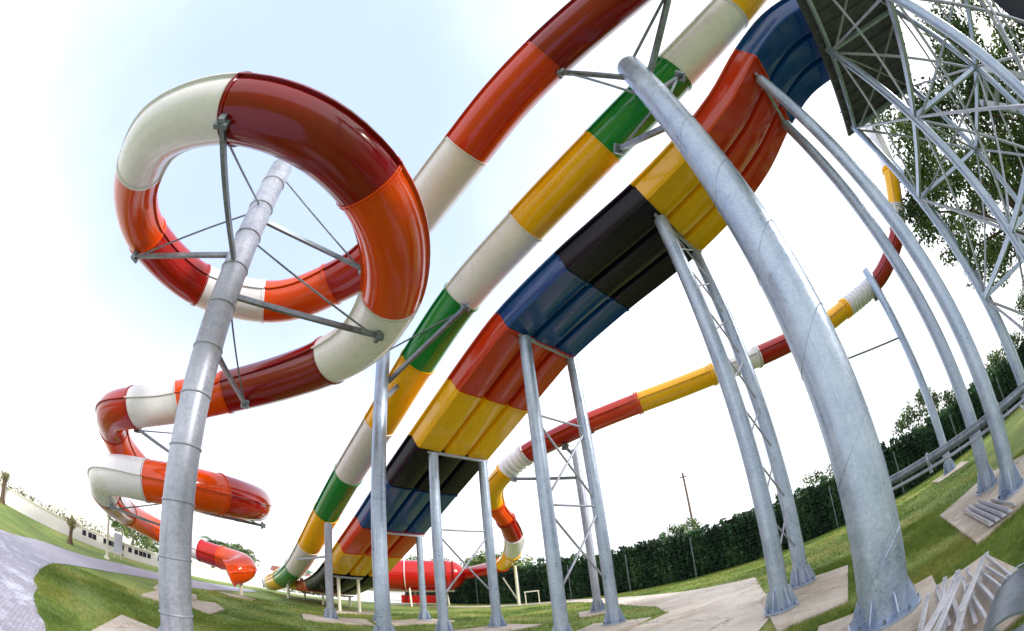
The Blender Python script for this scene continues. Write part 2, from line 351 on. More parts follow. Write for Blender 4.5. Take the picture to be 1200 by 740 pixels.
# grass blades: short mown turf as real blades near the camera, wherever no paving lies
def inside(P, x, y):
    r = np.zeros(len(x), bool); n = len(P)
    for i in range(n):
        x1, y1 = P[i]; x2, y2 = P[(i + 1) % n]
        c = ((y1 > y) != (y2 > y)) & (x < (x2 - x1) * (y - y1) / (y2 - y1 + 1e-12) + x1); r ^= c
    return r
def blades(N, dmin, dmax, az0, az1, h, w):
    u = rng.random(N); d = dmin + (dmax - dmin) * u ** .8; az = np.radians(az0 + (az1 - az0) * rng.random(N))
    x, y = d * np.sin(az), d * np.cos(az); keep = np.ones(N, bool)
    jx, jy = x + .12 * (rng.random(N) - .5), y + .12 * (rng.random(N) - .5)     # turf creeps a little over the slab edges
    for P in list(PADS.values()):
        cx, cy = sum(q[0] for q in P) / len(P), sum(q[1] for q in P) / len(P); keep &= ~inside([(cx + (q[0] - cx) * .965, cy + (q[1] - cy) * .965) for q in P], jx, jy)
    for P in (smoothpoly(pathL, 4), pathR): keep &= ~inside(P, jx, jy)
    keep &= (np.sin(x * 2.1 + np.sin(y * 1.7) * 2) + np.sin(y * 2.9 + x) + 2.2 > rng.random(N) * 3.2)
    x, y, d = x[keep], y[keep], d[keep]; n = len(x)
    a = rng.random(n) * 2 * PI; hh = h * (.45 + .5 * rng.random(n) + .7 * rng.random(n) ** 4 + .35 * (np.sin(x * 5.3 + y * 2.2) > .5)); ww = w * (.6 + .8 * rng.random(n)) * (.6 + d / 9)
    lx, ly = (rng.random(n) - .5) * hh * 1.3, (rng.random(n) - .5) * hh * 1.3
    V = np.empty((n, 3, 3)); V[:, 0] = np.stack([x - np.cos(a) * ww, y - np.sin(a) * ww, 0 * x], 1); V[:, 1] = np.stack([x + np.cos(a) * ww, y + np.sin(a) * ww, 0 * x], 1)
    V[:, 2] = np.stack([x + lx, y + ly, hh], 1); return V
def tri_object(name, V, m, tone=None, parent=None):
    V = np.asarray(V); n, k = V.shape[:2]; me = bpy.data.meshes.new(name)
    me.vertices.add(n * k); me.vertices.foreach_set('co', V.reshape(-1)); me.loops.add(n * k); me.loops.foreach_set('vertex_index', np.arange(n * k))
    me.polygons.add(n); me.polygons.foreach_set('loop_start', np.arange(n) * k)
    me.update(calc_edges=True); me.materials.append(M[m])
    if tone is not None:
        at = me.attributes.new('tone', 'FLOAT', 'POINT'); at.data.foreach_set('value', np.repeat(tone, k).astype(np.float32))
    o = bpy.data.objects.new(name, me); COL.objects.link(o)
    if parent:
        off = Vector((0, 0, 0)); p = parent
        while p: off += p.location; p = p.parent
        V2 = V.reshape(-1, 3) - np.array(off); me.vertices.foreach_set('co', V2.reshape(-1)); o.parent = parent
    return o
tag(tri_object('grass', np.concatenate([blades(130000, 2.2, 10, 30, 84, .05, .004), blades(90000, 3, 12, -80, -20, .05, .005), blades(90000, 7, 20, -50, 60, .05, .006)]), 'blades'), kind='stuff')

# ------------------------------------------------------------------ slides
R0 = .57
c1 = Vector((-4.92, 4.4, 0))
def ring(ph, r, z): a = math.radians(ph); return c1 + (S * math.cos(a) + U * math.sin(a)) * r + Z * z
A = []
for s, t, z, c in [(3.4, -5.1, 11.5, 'white'), (3.4, -3.2, 11.25, 'maroon'), (3.4, -1.0, 11.0, None), (3.4, 1.2, 10.84, 'vermilion'), (3.4, 2.65, 10.6, None), (3.4, 4.0, 10.15, 'white'), (3.4, 5.35, 9.8, None), (3.37, 6.25, 9.55, None)]:
    A.append((*W(s, t, z), c))
for ph, r, z, c in [(12, 3.4, 9.32, 'red'), (26, 3.38, 9.08, None), (39, 3.36, 8.87, 'orange'), (56, 3.36, 8.5, None), (72, 3.36, 8.28, 'white'), (105, 3.36, 8.02, 'red'), (143, 3.3, 7.85, 'orange'), (165, 3.16, 7.75, None), (186, 2.98, 7.62, 'white'), (210, 2.92, 7.46, None), (249, 2.95, 7.16, 'maroon'),
                    (275, 3.1, 6.97, None), (296, 3.16, 6.85, 'orange'), (316, 3.12, 6.77, None), (345, 3.12, 6.7, 'white'), (372, 3.25, 6.6, None), (393, 3.4, 6.5, 'maroon')]:
    A.append((*ring(ph, r, z), c))
A += [(-5.75, 8.12, 6.38, None), (-7.75, 8.1, 6.02, 'orange'), (-9.0, 7.42, 5.42, 'white'), (-10.15, 6.72, 4.9, 'red'), (-11.45, 6.75, 4.72, None), (-12.5, 7.54, 4.56, 'orange'), (-13.36, 8.81, 4.2, None), (-13.5, 10.51, 3.8, 'white'),
      (-12.4, 12.09, 3.72, None), (-10.5, 12.5, 3.7, 'red'), (-8.95, 11.6, 3.7, 'scarlet'), (-8.2, 10.2, 3.5, None), (-8.2, 8.9, 3.36, 'orange'), (-8.8, 7.8, 3.2, None), (-9.49, 7.2, 3.06, 'white'), (-10.45, 6.85, 2.96, None), (-11.63, 7.04, 2.86, None), (-13.01, 7.95, 2.56, 'red'), (-14.5, 9.3, 2.38, None), (-16.2, 11.2, 2.28, 'orange'), (-17.1, 13.6, 2.1, None), (-16.57, 15.0, 1.9, 'white'), (-15.45, 15.66, 1.7, 'scarlet'), (-14.2, 15.95, 1.6, 'orange'), (-13.04, 15.82, 1.52, None), (-12.42, 15.45, 1.4, None), (-12.3, 14.95, 1.2, None), (-12.6, 14.6, .98, None)]
ra = empty('tube_slide', 'long closed red, orange and white tube slide winding through a ring overhead', 'water slide', (A[0][0], A[0][1], 0))
tube_slide(ra, A, R0, .026, .035, .2, mouth=True)

rb = empty('tube_slide', 'straight closed tube slide in green, yellow and white bands', 'water slide', tuple(W(5.6, -5, 0)))
B = [(*W(5.6, t, z), c) for t, z, c in [(-5.1, 11.95, 'yellow'), (-3.2, 11.25, 'white'), (-.75, 10.48, 'green'), (1.75, 9.88, 'yellow'), (4.4, 9.35, 'white'), (7.0, 8.76, 'green'), (9.15, 7.78, 'yellow'), (11.45, 6.58, 'white'), (13.95, 5.4, 'green'), (16.2, 4.22, 'yellow'), (18.5, 2.95, 'white'), (20.95, 1.85, 'green'), (23.9, 1.1, 'yellow'), (26.4, .72, 'white'), (27.3, .7, None)]]
tube_slide(rb, B, .54, .026, .035, .3, mouth=True)

rd = empty('tube_slide', 'thinner far yellow, red and white tube slide dropping in a small spiral', 'water slide', (16.6, 5.74, 0))
Dp = [(17.3, 4.9, 14.9, 'white'), (16.64, 5.74, 13.4, 'white'), (16.04, 6.47, 11.2, 'yellow'), (15.5, 7.25, 9.75, 'white'), (15.17, 7.68, 8.98, 'red'), (14.17, 9.02, 8.02, None), (13.5, 9.62, 7.78, 'white'), (12.2, 10.3, 7.5, 'yellow'), (11.1, 10.75, 7.26, 'white'), (9.9, 11.1, 7.14, 'red'), (8.2, 11.72, 7.03, 'white'), (6.55, 12.33, 6.98, 'yellow'), (5.35, 12.83, 6.93, None), (3.95, 13.33, 6.84, 'vermilion'), (2.22, 14.03, 6.66, 'red'), (.99, 14.57, 6.43, None),
      (-.1, 15.0, 6.1, 'white'), (-.9, 15.48, 5.66, 'yellow'), (-1.49, 16.13, 5.18, None), (-1.56, 16.93, 4.67, 'orange'), (-1.22, 17.56, 4.07, 'red'), (-1.04, 18.57, 3.44, 'white'), (-1.27, 19.96, 2.8, 'yellow'), (-1.96, 21.91, 2.32, 'scarlet'), (-3.52, 24.25, 2.1, None), (-4.6, 25.4, 2.0, None)]
tube_slide(rd, Dp, .37, .05, .07, .18, corr=(6, 16))

# the wide slide: three lanes side by side
lane_root = empty('multi_lane_slide', 'wide open slide of three lanes in red, yellow, black and blue sections seen from below', 'water slide', tuple(W(7.5, -5, 0)))
OUT = [(5.9, .52), (5.9, .46), (5.97, .46), (6.01, .25), (6.06, .045), (6.1, .0), (6.5, -.012), (6.83, -.008), (6.85, .0), (6.9, .16), (6.97, .16), (7.02, .0), (7.04, -.008), (7.37, -.018), (7.7, -.008), (7.72, .0), (7.77, .16), (7.84, .16), (7.89, .0), (7.91, -.008), (8.25, -.012), (8.62, .0), (8.66, .045), (8.71, .25), (8.75, .46), (8.85, .46), (8.85, .52)]
INN = [(8.74, .52), (8.71, .34), (8.66, .2), (8.57, .09), (7.94, .05), (7.87, .21), (7.74, .21), (7.67, .05), (7.07, .05), (7.0, .21), (6.87, .21), (6.8, .05), (6.18, .09), (6.09, .2), (6.04, .34), (6.01, .52)]
LANE = [(a - 7.5, b) for a, b in OUT + INN]
FL = [(a - 7.5, b - .035) for a, b in OUT[2:-2]] + [(a - 7.5, b + .004) for a, b in reversed(OUT[2:-2])]
CP = [(-5.2, 10.36, 'blue'), (-4.0, 10.3, None), (-2.7, 9.78, 'vermilion'), (-1.3, 8.95, None), (0, 8.43, 'yellow'), (1.55, 8.04, 'black'), (2.6, 7.9, None), (3.9, 7.74, 'blue'), (5.9, 7.31, 'vermilion'), (6.9, 6.9, None), (7.9, 6.42, 'yellow'), (9.9, 5.44, 'black'), (11.6, 4.6, 'blue'), (13.8, 3.44, 'vermilion'), (15.6, 2.56, 'yellow'), (17.3, 1.72, 'black'), (18.7, 1.16, None), (20.6, .72, 'vermilion'), (22.6, .56, 'yellow'), (25.5, .5, None)]
lp = catmull([W(7.5, t, z) for t, z, _ in CP], .3); lf = []
for p, d, x, y in frames([p for p, _ in lp]): lf.append((p, d, x, y))
cuts = [i for i, c in enumerate(CP) if c[2]] + [len(CP) - 1]
# x points to -S or +S depending on the heading; make it +S
sg = 1 if lf[0][2].dot(S) > 0 else -1
for a, b in zip(cuts[:-1], cuts[1:]):
    idx = [i for i, (_, k) in enumerate(lp) if a <= k < b]; idx.append(idx[-1] + 1)
    f = [lf[i] for i in idx]; mb = MB(); sweep(mb, f, [(sg * p, q) for p, q in (LANE if sg > 0 else LANE[::-1])])
    o = mb.build('lane_section', M[CP[a][2]], lane_root, True, 28); o['label'] = {'vermilion': 'red'}.get(CP[a][2], CP[a][2]) + ' three-lane section'
    if a:
        p, d, x, y = f[0]; mb = MB(); sweep(mb, [(p - d * .03, d, x, y), (p + d * .03, d, x, y)], [(sg * q, r) for q, r in (FL if sg > 0 else FL[::-1])])
        mb.build('joint_flange', M[CP[a][2]], o, True, 28)

# red drum the far tube empties into
dr = empty('slide_drum', 'large glossy red drum lying level behind the wide slide, fed by the far tube', 'water slide', (-7, 24.6, 0))
ax0, ax1 = Vector((-4.5, 25.35, 1.95)), Vector((-10.5, 24.0, 1.95)); dd = ax1 - ax0
mb = MB(); mb.path([ax0 + dd * k for k in (0, .03, .08, .16, .4, .7, .9, .97, 1)], [.4, .62, .84, .93, .95, .95, .93, .8, .45], 36); mb.build('drum', M['scarlet'], dr)
for k in (.1, .17, .55): MB().path([ax0 + dd * (k - .004), ax0 + dd * (k + .004)], [.99, .99], 36).build('drum_hoop', M['red' if k < .5 else 'white'], dr)
mb = MB()
for k in (.2, .5, .8):
    p = ax0 + dd * k
    for q in (-.6, .6): mb.bar((p.x + .1, p.y + q, 0), (p.x, p.y + q * .8, 1.3), .09)
mb.bar((ax0 + dd * .1 - Z * 1.0), (ax0 + dd * .95 - Z * 1.0), .12); mb.build('stand', M['ivory'], dr)
MB().bar(ax0 + dd * .22 - Z * 1.5, ax0 + dd * .6 - Z * 1.5, .7, .5).build('pump_box', M['red'], dr)

# ------------------------------------------------------------------ supports
def shaft(root, x, y, z0, z1, r, m='galv', seams=2.4, n=40, off=.7, slant=0):
    pts = []; rs = []
    zz = z0 + off
    pts.append((x, y, z0)); rs.append(r)
    pts.append((x, y, z1 - .015)); rs.append(r); pts.append((x, y, z1)); rs.append(r * .96)
    mb = MB().path(pts, rs, n)
    while seams and zz < z1 - .2:      # raised weld beads round the pipe
        mb.path([(x + r * 1.0 * math.cos(a), y + r * 1.0 * math.sin(a), zz + .03 * math.sin(a + 1)) for a in np.linspace(0, 2 * PI, 33)], [.02] * 33, 6); zz += seams
    if slant:            # spiral-welded pipe: slanted weld lines
        for k, h in enumerate(np.arange(z0 + .6, z1 - .6, slant)):
            mb.path([(x + r * 1.002 * math.cos(a), y + r * 1.002 * math.sin(a), float(h) + r * 1.1 * math.sin(a + 2.4)) for a in np.linspace(0, 2 * PI, 33)], [.007] * 33, 5)
    return mb.build('shaft', M[m], root)
def footing(root, x, y, r, z=.05, k=8, m='galv', h=.42, e=.3):
    b = MB().path([(x, y, z), (x, y, z + .03)], [r + e, r + e], 24).build('base_plate', M[m], root)
    for i in range(k):
        a = 2 * PI * (i + .5) / k; d = Vector((math.cos(a), math.sin(a), 0)); q = Vector((-math.sin(a), math.cos(a), 0)) * .008
        c = Vector((x, y, z + .03)); P = [c + d * (r - .01), c + d * (r + e * .85), c + d * (r + e * .85) + Z * .06, c + d * (r + .03) + Z * h, c + d * (r - .01) + Z * h]
        g = MB(); n = 5; g.add([p - q for p in P] + [p + q for p in P], [tuple(range(4, -1, -1)), tuple(range(5, 10))] + [(j, (j + 1) % 5, 5 + (j + 1) % 5, 5 + j) for j in range(5)])
        g.build('gusset', M[m], root, False)
    for i in range(k):
        bo = MB(); a = 2 * PI * i / k; bo.tube((x + math.cos(a) * (r + e * .7), y + math.sin(a) * (r + e * .7), z + .02), (x + math.cos(a) * (r + e * .7), y + math.sin(a) * (r + e * .7), z + .075), .018, 6); bo.build('anchor_bolt', M['steel'], b, False)
def arm(root, a, b, w=.09, tie=None, tw=.035, head=True, m='steel'):
    a, b = Vector(a), Vector(b)
    o = MB().bar(a, b, w, w * 1.25).build('arm', M[m], root, False)
    if head:
        d = (b - a).normalized(); h = MB(); h.box(b, (.08, .22, .22), ax=(d, d.cross(Z).normalized(), d.cross(Z).normalized().cross(d))); h.box(b + d * .07, (.1, .1, .15), ax=(d, d.cross(Z).normalized(), Z)); h.build('clamp', M['steel'], o, False)
    if tie is not None: MB().tube(tie, b - (b - a).normalized() * .12, tw, 8).build('tie_rod', M[m], root)
def pole(label, x, y, h, r, foot=True, m='galv', seams=2.4, off=.7, slant=0, gh=.34, group='round galvanised support poles'):
    root = empty('support_pole', label, 'pole', (x, y, 0), group)
    shaft(root, x, y, .05, h, r, m, seams, off=off, slant=slant)
    if foot: footing(root, x, y, r, h=gh, e=.13 if r > .2 else .13)
    return root
def near(cps, p, r, k=.95):   # surface point of a tube closest to p
    best = min((q for q, _ in catmull([c[:3] for c in cps], .15)), key=lambda q: (q - Vector(p)).length); d = (Vector(p) - best).normalized(); return best + d * (r * k + .06)

# tallest pole, close to the camera: carries the red tube and the green one
x, y = 3.1, 3.27
p = pole('thickest galvanised pole in the foreground at right, rising past the yellow and red lanes', x, y, 10.0, .285, seams=0, slant=1.25, gh=.26)
arm(p, (x - .2, y + .1, 9.62), (1.66, 3.5, 10.3), .09, (x - .18, y + .2, 9.0), .03)
arm(p, (x + .2, y - .1, 9.35), W(3.8, -2.3, 10.75), .1, (x, y - .1, 9.98), .035)
arm(p, (x + .2, y + .15, 8.95), (4.1, 3.25, 9.55), .07, (x + .26, y + .1, 8.5), .03)
arm(p, (x - .1, y + .26, 7.7), (2.62, 4.75, 8.9), .085, (x - .05, y + .27, 8.4), .025)
# pole inside the ring
x, y = c1.x, c1.y
p = pole('tall weathered galvanised pole standing in the middle of the red and white tube ring', x, y, 9.75, .26, m='galv_dull', seams=.85, off=.5, gh=.2)
ARMS = [(249, 7.16, 6.55, 8.1), (143, 7.85, 6.9, 8.1), (15, 9.22, 8.0, 9.45), (353, 6.68, 5.95, 7.25)]
for ph, zt, za, zti in ARMS:
    d = (S * math.cos(math.radians(ph)) + U * math.sin(math.radians(ph))); q = ring(ph, 3.05, zt - .62); 
    if ph == 143: q = ring(ph, 3.3, zt - .68)
    a = Vector((x, y, za)) + d * .24
    arm(p, a, q, .078, Vector((x, y, zti)) + d * .24, .022)
q = Vector((-6.9, 8.0, 5.6)); d = Vector((q.x - x, q.y - y, 0)).normalized()
arm(p, Vector((x, y, 5.0)) + d * .24, q, .078, Vector((x, y, 6.1)) + d * .24, .022)
# pole of the lower spiral, seen behind the ring pole
p = pole('galvanised pole inside the lower left spiral, mostly hidden behind the ring pole', -10.8, 9.7, 4.4, .2)
for q in (Vector((-8.55, 11.55, 2.98)), Vector((-12.4, 8.0, 2.1)), Vector((-10.25, 7.05, 4.42)), Vector((-8.8, 8.3, 2.7))):
    d = Vector((q.x + 10.8, q.y - 9.7, 0)).normalized(); a = Vector((-10.8, 9.7, q.z)) + d * .18
    arm(p, a, q, .07, a + Z * .9, .022)
# pole beside the banded tube
x, y = W(4.62, 9.45, 0).xy
p = pole('bluish galvanised pole rising in front of the green and yellow banded tube', x, y, 8.35, .19, seams=0)
arm(p, (x + .14, y + .13, 7.0), (-1.15, 8.45, 8.05), .09, (x + .16, y, 7.95), .025)
arm(p, (x + .1, y + .16, 6.55), W(5.2, 9.6, 7.05), .09, None, head=False)
# slimmer poles of the same line
x, y = -6.95, 13.3
p = pole('short pale pole carrying the lower yellow band of the banded tube', x, y, 3.5, .135, seams=0, m='galv_dull')
arm(p, (x - .1, y + .1, 2.3), W(5.2, 19.2, 2.2), .06, None, head=False)
x, y = W(5.6, 22.6, 0).xy
pole('small ivory post under the lowest green band of the banded tube', x, y, .85, .09, False, 'ivory', 0, group='short ivory posts under the slides')
# far tube's poles
p = pole('plain round pole rising above the far tube at right, beside its ribbed white joint', 13.35, 9.2, 8.35, .165, seams=0)
arm(p, (13.35, 9.35, 7.3), (13.55, 9.6, 7.3), .08, None)
MB().bar((13.2, 9.3, 5.35), (9.5, 11.0, 5.7), .06).build('cross_tie', M['steel'], p, False)
p = pole('pole holding up the far red tube, seen between two trestle posts', 1.56, 13.85, 5.7, .13, m='galv_dull', seams=0)
arm(p, (1.5, 13.95, 5.55), (1.3, 14.35, 6.0), .07, None); arm(p, (1.45, 13.8, 4.7), (-.6, 14.9, 5.2), .08, None)
p = pole('slim pale post under the small far spiral', -1.3, 21.6, 2.2, .075, m='ivory', seams=0, foot=False, group='short ivory posts under the slides')
MB().bar((-1.3, 21.6, .3), (-1.95, 21.8, 1.6), .06).build('arm', M['ivory'], p, False)
p = pole('galvanised pole under the upper end of the far tube, behind the tower', 16.2, 6.1, 11.4, .15, seams=0)
# low posts at left
pole('short ivory post under the end of the lower left spiral', -12.4, 15.2, .85, .09, False, 'ivory', 0, group='short ivory posts under the slides')

def trestle(label, t, s1, s2, zt, r, t2=None, braces=True, m='galv', foot=True):
    t2 = t if t2 is None else t2
    a, b = W(s1, t, 0), W(s2, t2, 0)
    root = empty('slide_trestle', label, 'support frame', tuple((a + b) / 2), 'two-post frames under the wide slide')
    for q in (a, b):
        MB().path([(q.x, q.y, .05), (q.x, q.y, zt - .1)], [r, r], 28).build('post', M[m], root)
        if foot: footing(root, q.x, q.y, r, k=6, h=.34, e=.14)
    d = (b - a).normalized()
    MB().bar(a - d * .2 + Z * (zt - .06), b + d * .2 + Z * (zt - .06), .07, .08).build('crossbeam', M['galv_dull'], root, False)
    if braces:
        hs = [h for h in (1.0, 3.1, 5.2, 7.3) if h < zt - .6]
        for h0, h1 in zip(hs[:-1], hs[1:]):
            for u, v in ((a, b), (b, a)): MB().tube(u + Z * (h0 + .1), v + Z * (h1 - .1), .028, 8).build('cross_brace', M['galv_dull'], root)
        for h in hs[1:]: MB().tube(a + Z * h, b + Z * h, .028, 8).build('tie_bar', M['galv_dull'], root)
    return root
trestle('tall two-post frame at the red to blue joint, nearest the tower', -2.42, 6.5, 8.15, 9.6, .14, -2.5, False)
f = trestle('two-post frame under the yellow to black joint, on the slab right of the path', 1.6, 6.72, 8.45, 8.05, .15, 1.52, False)
a, b = W(6.72, 1.6, 0), W(8.45, 1.52, 0)   # lattice ladder between its posts
for h in np.arange(.8, 7.2, 1.05):
    for u, v in ((a, b), (b, a)): MB().tube(u + Z * float(h), v + Z * float(h + .95), .02, 6).build('cross_brace', M['galv_dull'], f)
trestle('two-post frame under the upper blue to red joint, with crossed braces, left of the path', 5.9, 6.66, 8.55, 7.34, .15, 5.95)
trestle('two-post frame under the yellow to black joint, left of the one beside the path', 9.9, 6.6, 8.4, 5.46, .145, 9.85)
trestle('low two-post frame under the lower blue to red joint', 13.8, 6.6, 8.4, 3.44, .12, 13.8, False)
trestle('lowest two-post frame, ivory, under the last yellow section', 17.35, 6.5, 7.4, 1.66, .07, 17.35, False, 'ivory', False)
for k, (t, l) in enumerate([(20.4, 'pair of ivory legs under the black run-out of the wide slide'), (23.6, 'pair of ivory legs under the far yellow run-out of the wide slide')]):
    trestle(l, t, 6.8, 8.2, .66 if k == 0 else .5, .06, t, False, 'ivory', False)

# ------------------------------------------------------------------ tower at right
tw = empty('slide_tower', 'tall galvanised lattice tower with a ribbed dark platform at the top right', 'tower', tuple(W(6, -6.5, 0)))
TS, TT, HP = (1.1, 4.2, 7.35, 10.4), (-5.0, -8.1), 10.0
for s in TS:
    for t in TT:
        q = W(s, t, 0); MB().path([(q.x, q.y, 0), (q.x, q.y, HP)], [.115 if t == -5.0 else .095] * 2, 20).build('leg', M['galv'], tw)
LEV = (.35, 3.5, 6.75, HP - .12)
def tbar(a, b, w=.07): MB().bar(a, b, w).build('brace', M['galv_dull'], tw, False)
for z in LEV[1:]:
    for t in TT: MB().bar(W(TS[0], t, z), W(TS[-1], t, z), .1, .12).build('beam', M['galv'], tw, False)
    for s in TS: MB().bar(W(s, TT[0], z + .002), W(s, TT[1], z + .002), .09, .11).build('beam', M['galv'], tw, False)
for z0, z1 in zip(LEV[:-1], LEV[1:]):
    for t in TT:
        for i, (s0, s1) in enumerate(zip(TS[:-1], TS[1:])):
            tbar(W(s0, t, z0), W(s1, t, z1), .05); tbar(W(s1, t - .06, z0), W(s0, t - .06, z1), .05)
    for s in TS:
        tbar(W(s, TT[0], z0), W(s, TT[1], z1), .055); tbar(W(s + .06, TT[1], z0), W(s + .06, TT[0], z1), .055)
for z in LEV[2:]:
    for s0, s1 in zip(TS[:-1], TS[1:]): tbar(W(s0, TT[0], z - .08), W(s1, TT[1], z - .08), .05); tbar(W(s1, TT[0], z - .14), W(s0, TT[1], z - .14), .05)
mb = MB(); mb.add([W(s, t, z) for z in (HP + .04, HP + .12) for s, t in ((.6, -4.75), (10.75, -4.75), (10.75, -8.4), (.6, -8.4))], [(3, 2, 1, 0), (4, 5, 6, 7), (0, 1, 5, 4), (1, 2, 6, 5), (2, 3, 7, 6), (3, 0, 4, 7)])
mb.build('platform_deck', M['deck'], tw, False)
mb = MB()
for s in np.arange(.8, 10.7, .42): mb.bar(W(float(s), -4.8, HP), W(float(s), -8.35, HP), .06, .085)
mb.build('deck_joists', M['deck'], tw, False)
mb = MB()
for z in (HP + .55, HP + 1.05): 
    P = [W(.6, -8.4, z), W(10.75, -8.4, z), W(10.75, -5.2, z)]
    for a, b in zip(P[:-1], P[1:]): mb.tube(a, b, .025, 8)
mb.build('railing', M['galv'], tw)
# stair flight behind the tower, and a dark navy panel high beside it
mb = MB(); mb.add([W(s, t, z) for z in (6.62, 6.8) for s, t in ((3.2, -10.6), (5.77, -9.5), (7.35, -11.8), (4.6, -13.2))], [(3, 2, 1, 0), (4, 5, 6, 7), (0, 1, 5, 4), (1, 2, 6, 5), (2, 3, 7, 6), (3, 0, 4, 7)])
mb.build('dark_panel', M['navy'], tw, False)
for s in (4.9,):
    q = W(s, -12.2, 0); MB().path([(q.x, q.y, 0), (q.x, q.y, 7.9)], [.08] * 2, 14).build('leg', M['galv'], tw)
st = MB()
for s in (7.55, 8.75): st.bar(W(s, -8.35, 6.8), W(s, -8.35 - 5.2, 2.6), .06, .26)
for k in range(16): st.box(W(8.15, -8.5 - .325 * k, 6.65 - .262 * k), (1.14, .26, .04), ax=(S, U, Z))
st.build('stairs', M['galv_dull'], tw, False)

# horizontal water pipe between the tower-side posts
pp = empty('water_pipe', 'long level galvanised pipe at knee height running behind the foreground pole', 'pipe', (6.1, 4.3, 0))
pa, pb = Vector((5.25, 5.7, 1.3)), Vector((7.3, 1.5, 1.24)); dp = (pb - pa).normalized()
MB().tube(pa, pb, .075, 20).build('pipe', M['steel'], pp); MB().tube(pa - Z * .15, pb - Z * .15, .03, 10).build('lower_rail', M['galv_dull'], pp)
for k in (.03, .3, .62, .95):
    q = pa.lerp(pb, k); MB().path([q - dp * .02, q + dp * .02], [.11, .11], 20).build('flange', M['galv_dull'], pp); MB().bar((q.x, q.y, 0 if k in (.03, .95) else 1.05), (q.x, q.y, q.z), .05).build('stand', M['galv_dull'], pp, False)
q = pa.lerp(pb, .7); MB().tube(q - Z * .15, (q.x + .35, q.y - .5, .05), .02, 8).build('stay', M['zinc'], pp)

# ------------------------------------------------------------------ steel lying on the slabs
def strut(label, a, b, w, m='zinc', grp='loose struts heaped beside the foreground pole', end=True):
    a, b = Vector(a), Vector(b); root = empty('steel_strut', label, 'strut', tuple(a), grp); d = (b - a).normalized()
    x = d.cross(Z).normalized(); y = x.cross(d)
    # an angle section: two thin legs at right angles
    mb = MB(); mb.box((a + b) / 2, ((b - a).length, w, .007), ax=(d, x, y)); mb.box((a + b) / 2 + x * (w / 2) + y * (w / 2 - .004), ((b - a).length, .007, w), ax=(d, x, y)); mb.build('angle_bar', M[m], root, False)
    if end: 
        for q in (a,): MB().box(q + y * .02, (.012, w * 1.2, w * 1.3), ax=(d, x, y)).build('end_plate', M['zinc'], root, False)
    return root
HEAP = [('pale strut at the left edge of the heap, next to the pole foot', (3.25, 2.76, 0.1), (2.46, 2.19, 0.13)), ('long white strut lying aslant on top of the heap, nearest the pole', (3.16, 2.27, 0.3), (2.28, 1.97, 0.25)), ('second long white strut lying aslant on top of the heap', (3.08, 2.21, 0.28), (2.35, 1.92, 0.2)), ('grey-white strut crossing the middle of the heap over the others', (3.66, 2.28, 0.16), (2.45, 1.74, 0.3)), ('strut along the outer far edge of the heap by the lawn', (3.91, 2.37, 0.09), (3.22, 1.68, 0.09)), ('bar at the right edge of the heap, ending beside the pipe offcut', (3.16, 1.61, .1), (2.71, 1.16, .1))]
PLAIN = [((3.6, 2.78, 0.09), (2.93, 2.34, 0.09)), ((3.56, 2.17, 0.12), (3.13, 1.66, 0.1)), ((3.49, 2.18, 0.1), (2.79, 1.46, 0.14)), ((3.29, 2.11, 0.1), (2.73, 1.57, 0.14)), ((3.02, 2.01, 0.12), (2.53, 1.55, 0.16)), ((3.53, 2.48, 0.08), (2.56, 1.67, 0.12)), ((3.19, 2.38, 0.08), (2.54, 1.79, 0.1)), ((3.71, 2.53, 0.08), (3.25, 2.05, 0.08)), ((3.46, 2.79, 0.08), (2.67, 2.03, 0.08)), ((3.02, 2.05, 0.2), (2.37, 1.72, 0.18)), ((3.09, 2.37, 0.1), (2.53, 1.98, 0.1))]
for l, a, b in HEAP: strut(l, a, b, .042)
for a, b in PLAIN: strut('pale angle strut lying loose among the others in the heap by the foreground pole', a, b, random.choice((.034, .042, .05)))
BARS = [((6.4, 4.25), (4.95, 2.86), 'nearest the lawn'), ((6.45, 4.16), (5.0, 2.77), 'second from the lawn'), ((6.5, 4.07), (5.05, 2.68), 'third from the lawn'), ((6.55, 3.98), (5.1, 2.59), 'closest to the post feet')]
for (a, b, l) in BARS: strut('long pale bar on the slab of the tall trestle, ' + l, (*a, .085), (*b, .085), .075, grp='bars lying on the slab of the tall trestle', end=False)
strut('short thin bar lying apart beside the post foot', (6.2, 3.5, .08), (5.3, 2.6, .08), .05, grp='bars lying on the slab of the tall trestle', end=False)
pi_ = empty('pipe_offcut', 'fat short length of galvanised pipe lying beside the strut heap at the bottom right corner', 'pipe', (2.3, 1.2, 0))
a, b = Vector((2.42, 1.2, .28)), Vector((1.9, 1.0, .28))
n = 32; d = (b - a).normalized(); x = d.cross(Z).normalized(); y = x.cross(d); vs = []; fs = []
for q, rr in ((a, .22), (b, .22), (b, .2), (a, .2)):
    for k in range(n): an = 2 * PI * k / n; vs.append(q + (x * math.cos(an) + y * math.sin(an)) * rr)
for i in range(4):
    for k in range(n): fs.append((i * n + k, i * n + (k + 1) % n, ((i + 1) % 4) * n + (k + 1) % n, ((i + 1) % 4) * n + k))
MB().add(vs, fs).build('pipe_shell', M['steel'], pi_)
MB().path([a - d * .012, a + d * .012], [.24, .24], 28, False).build('end_ring', M['galv'], pi_)

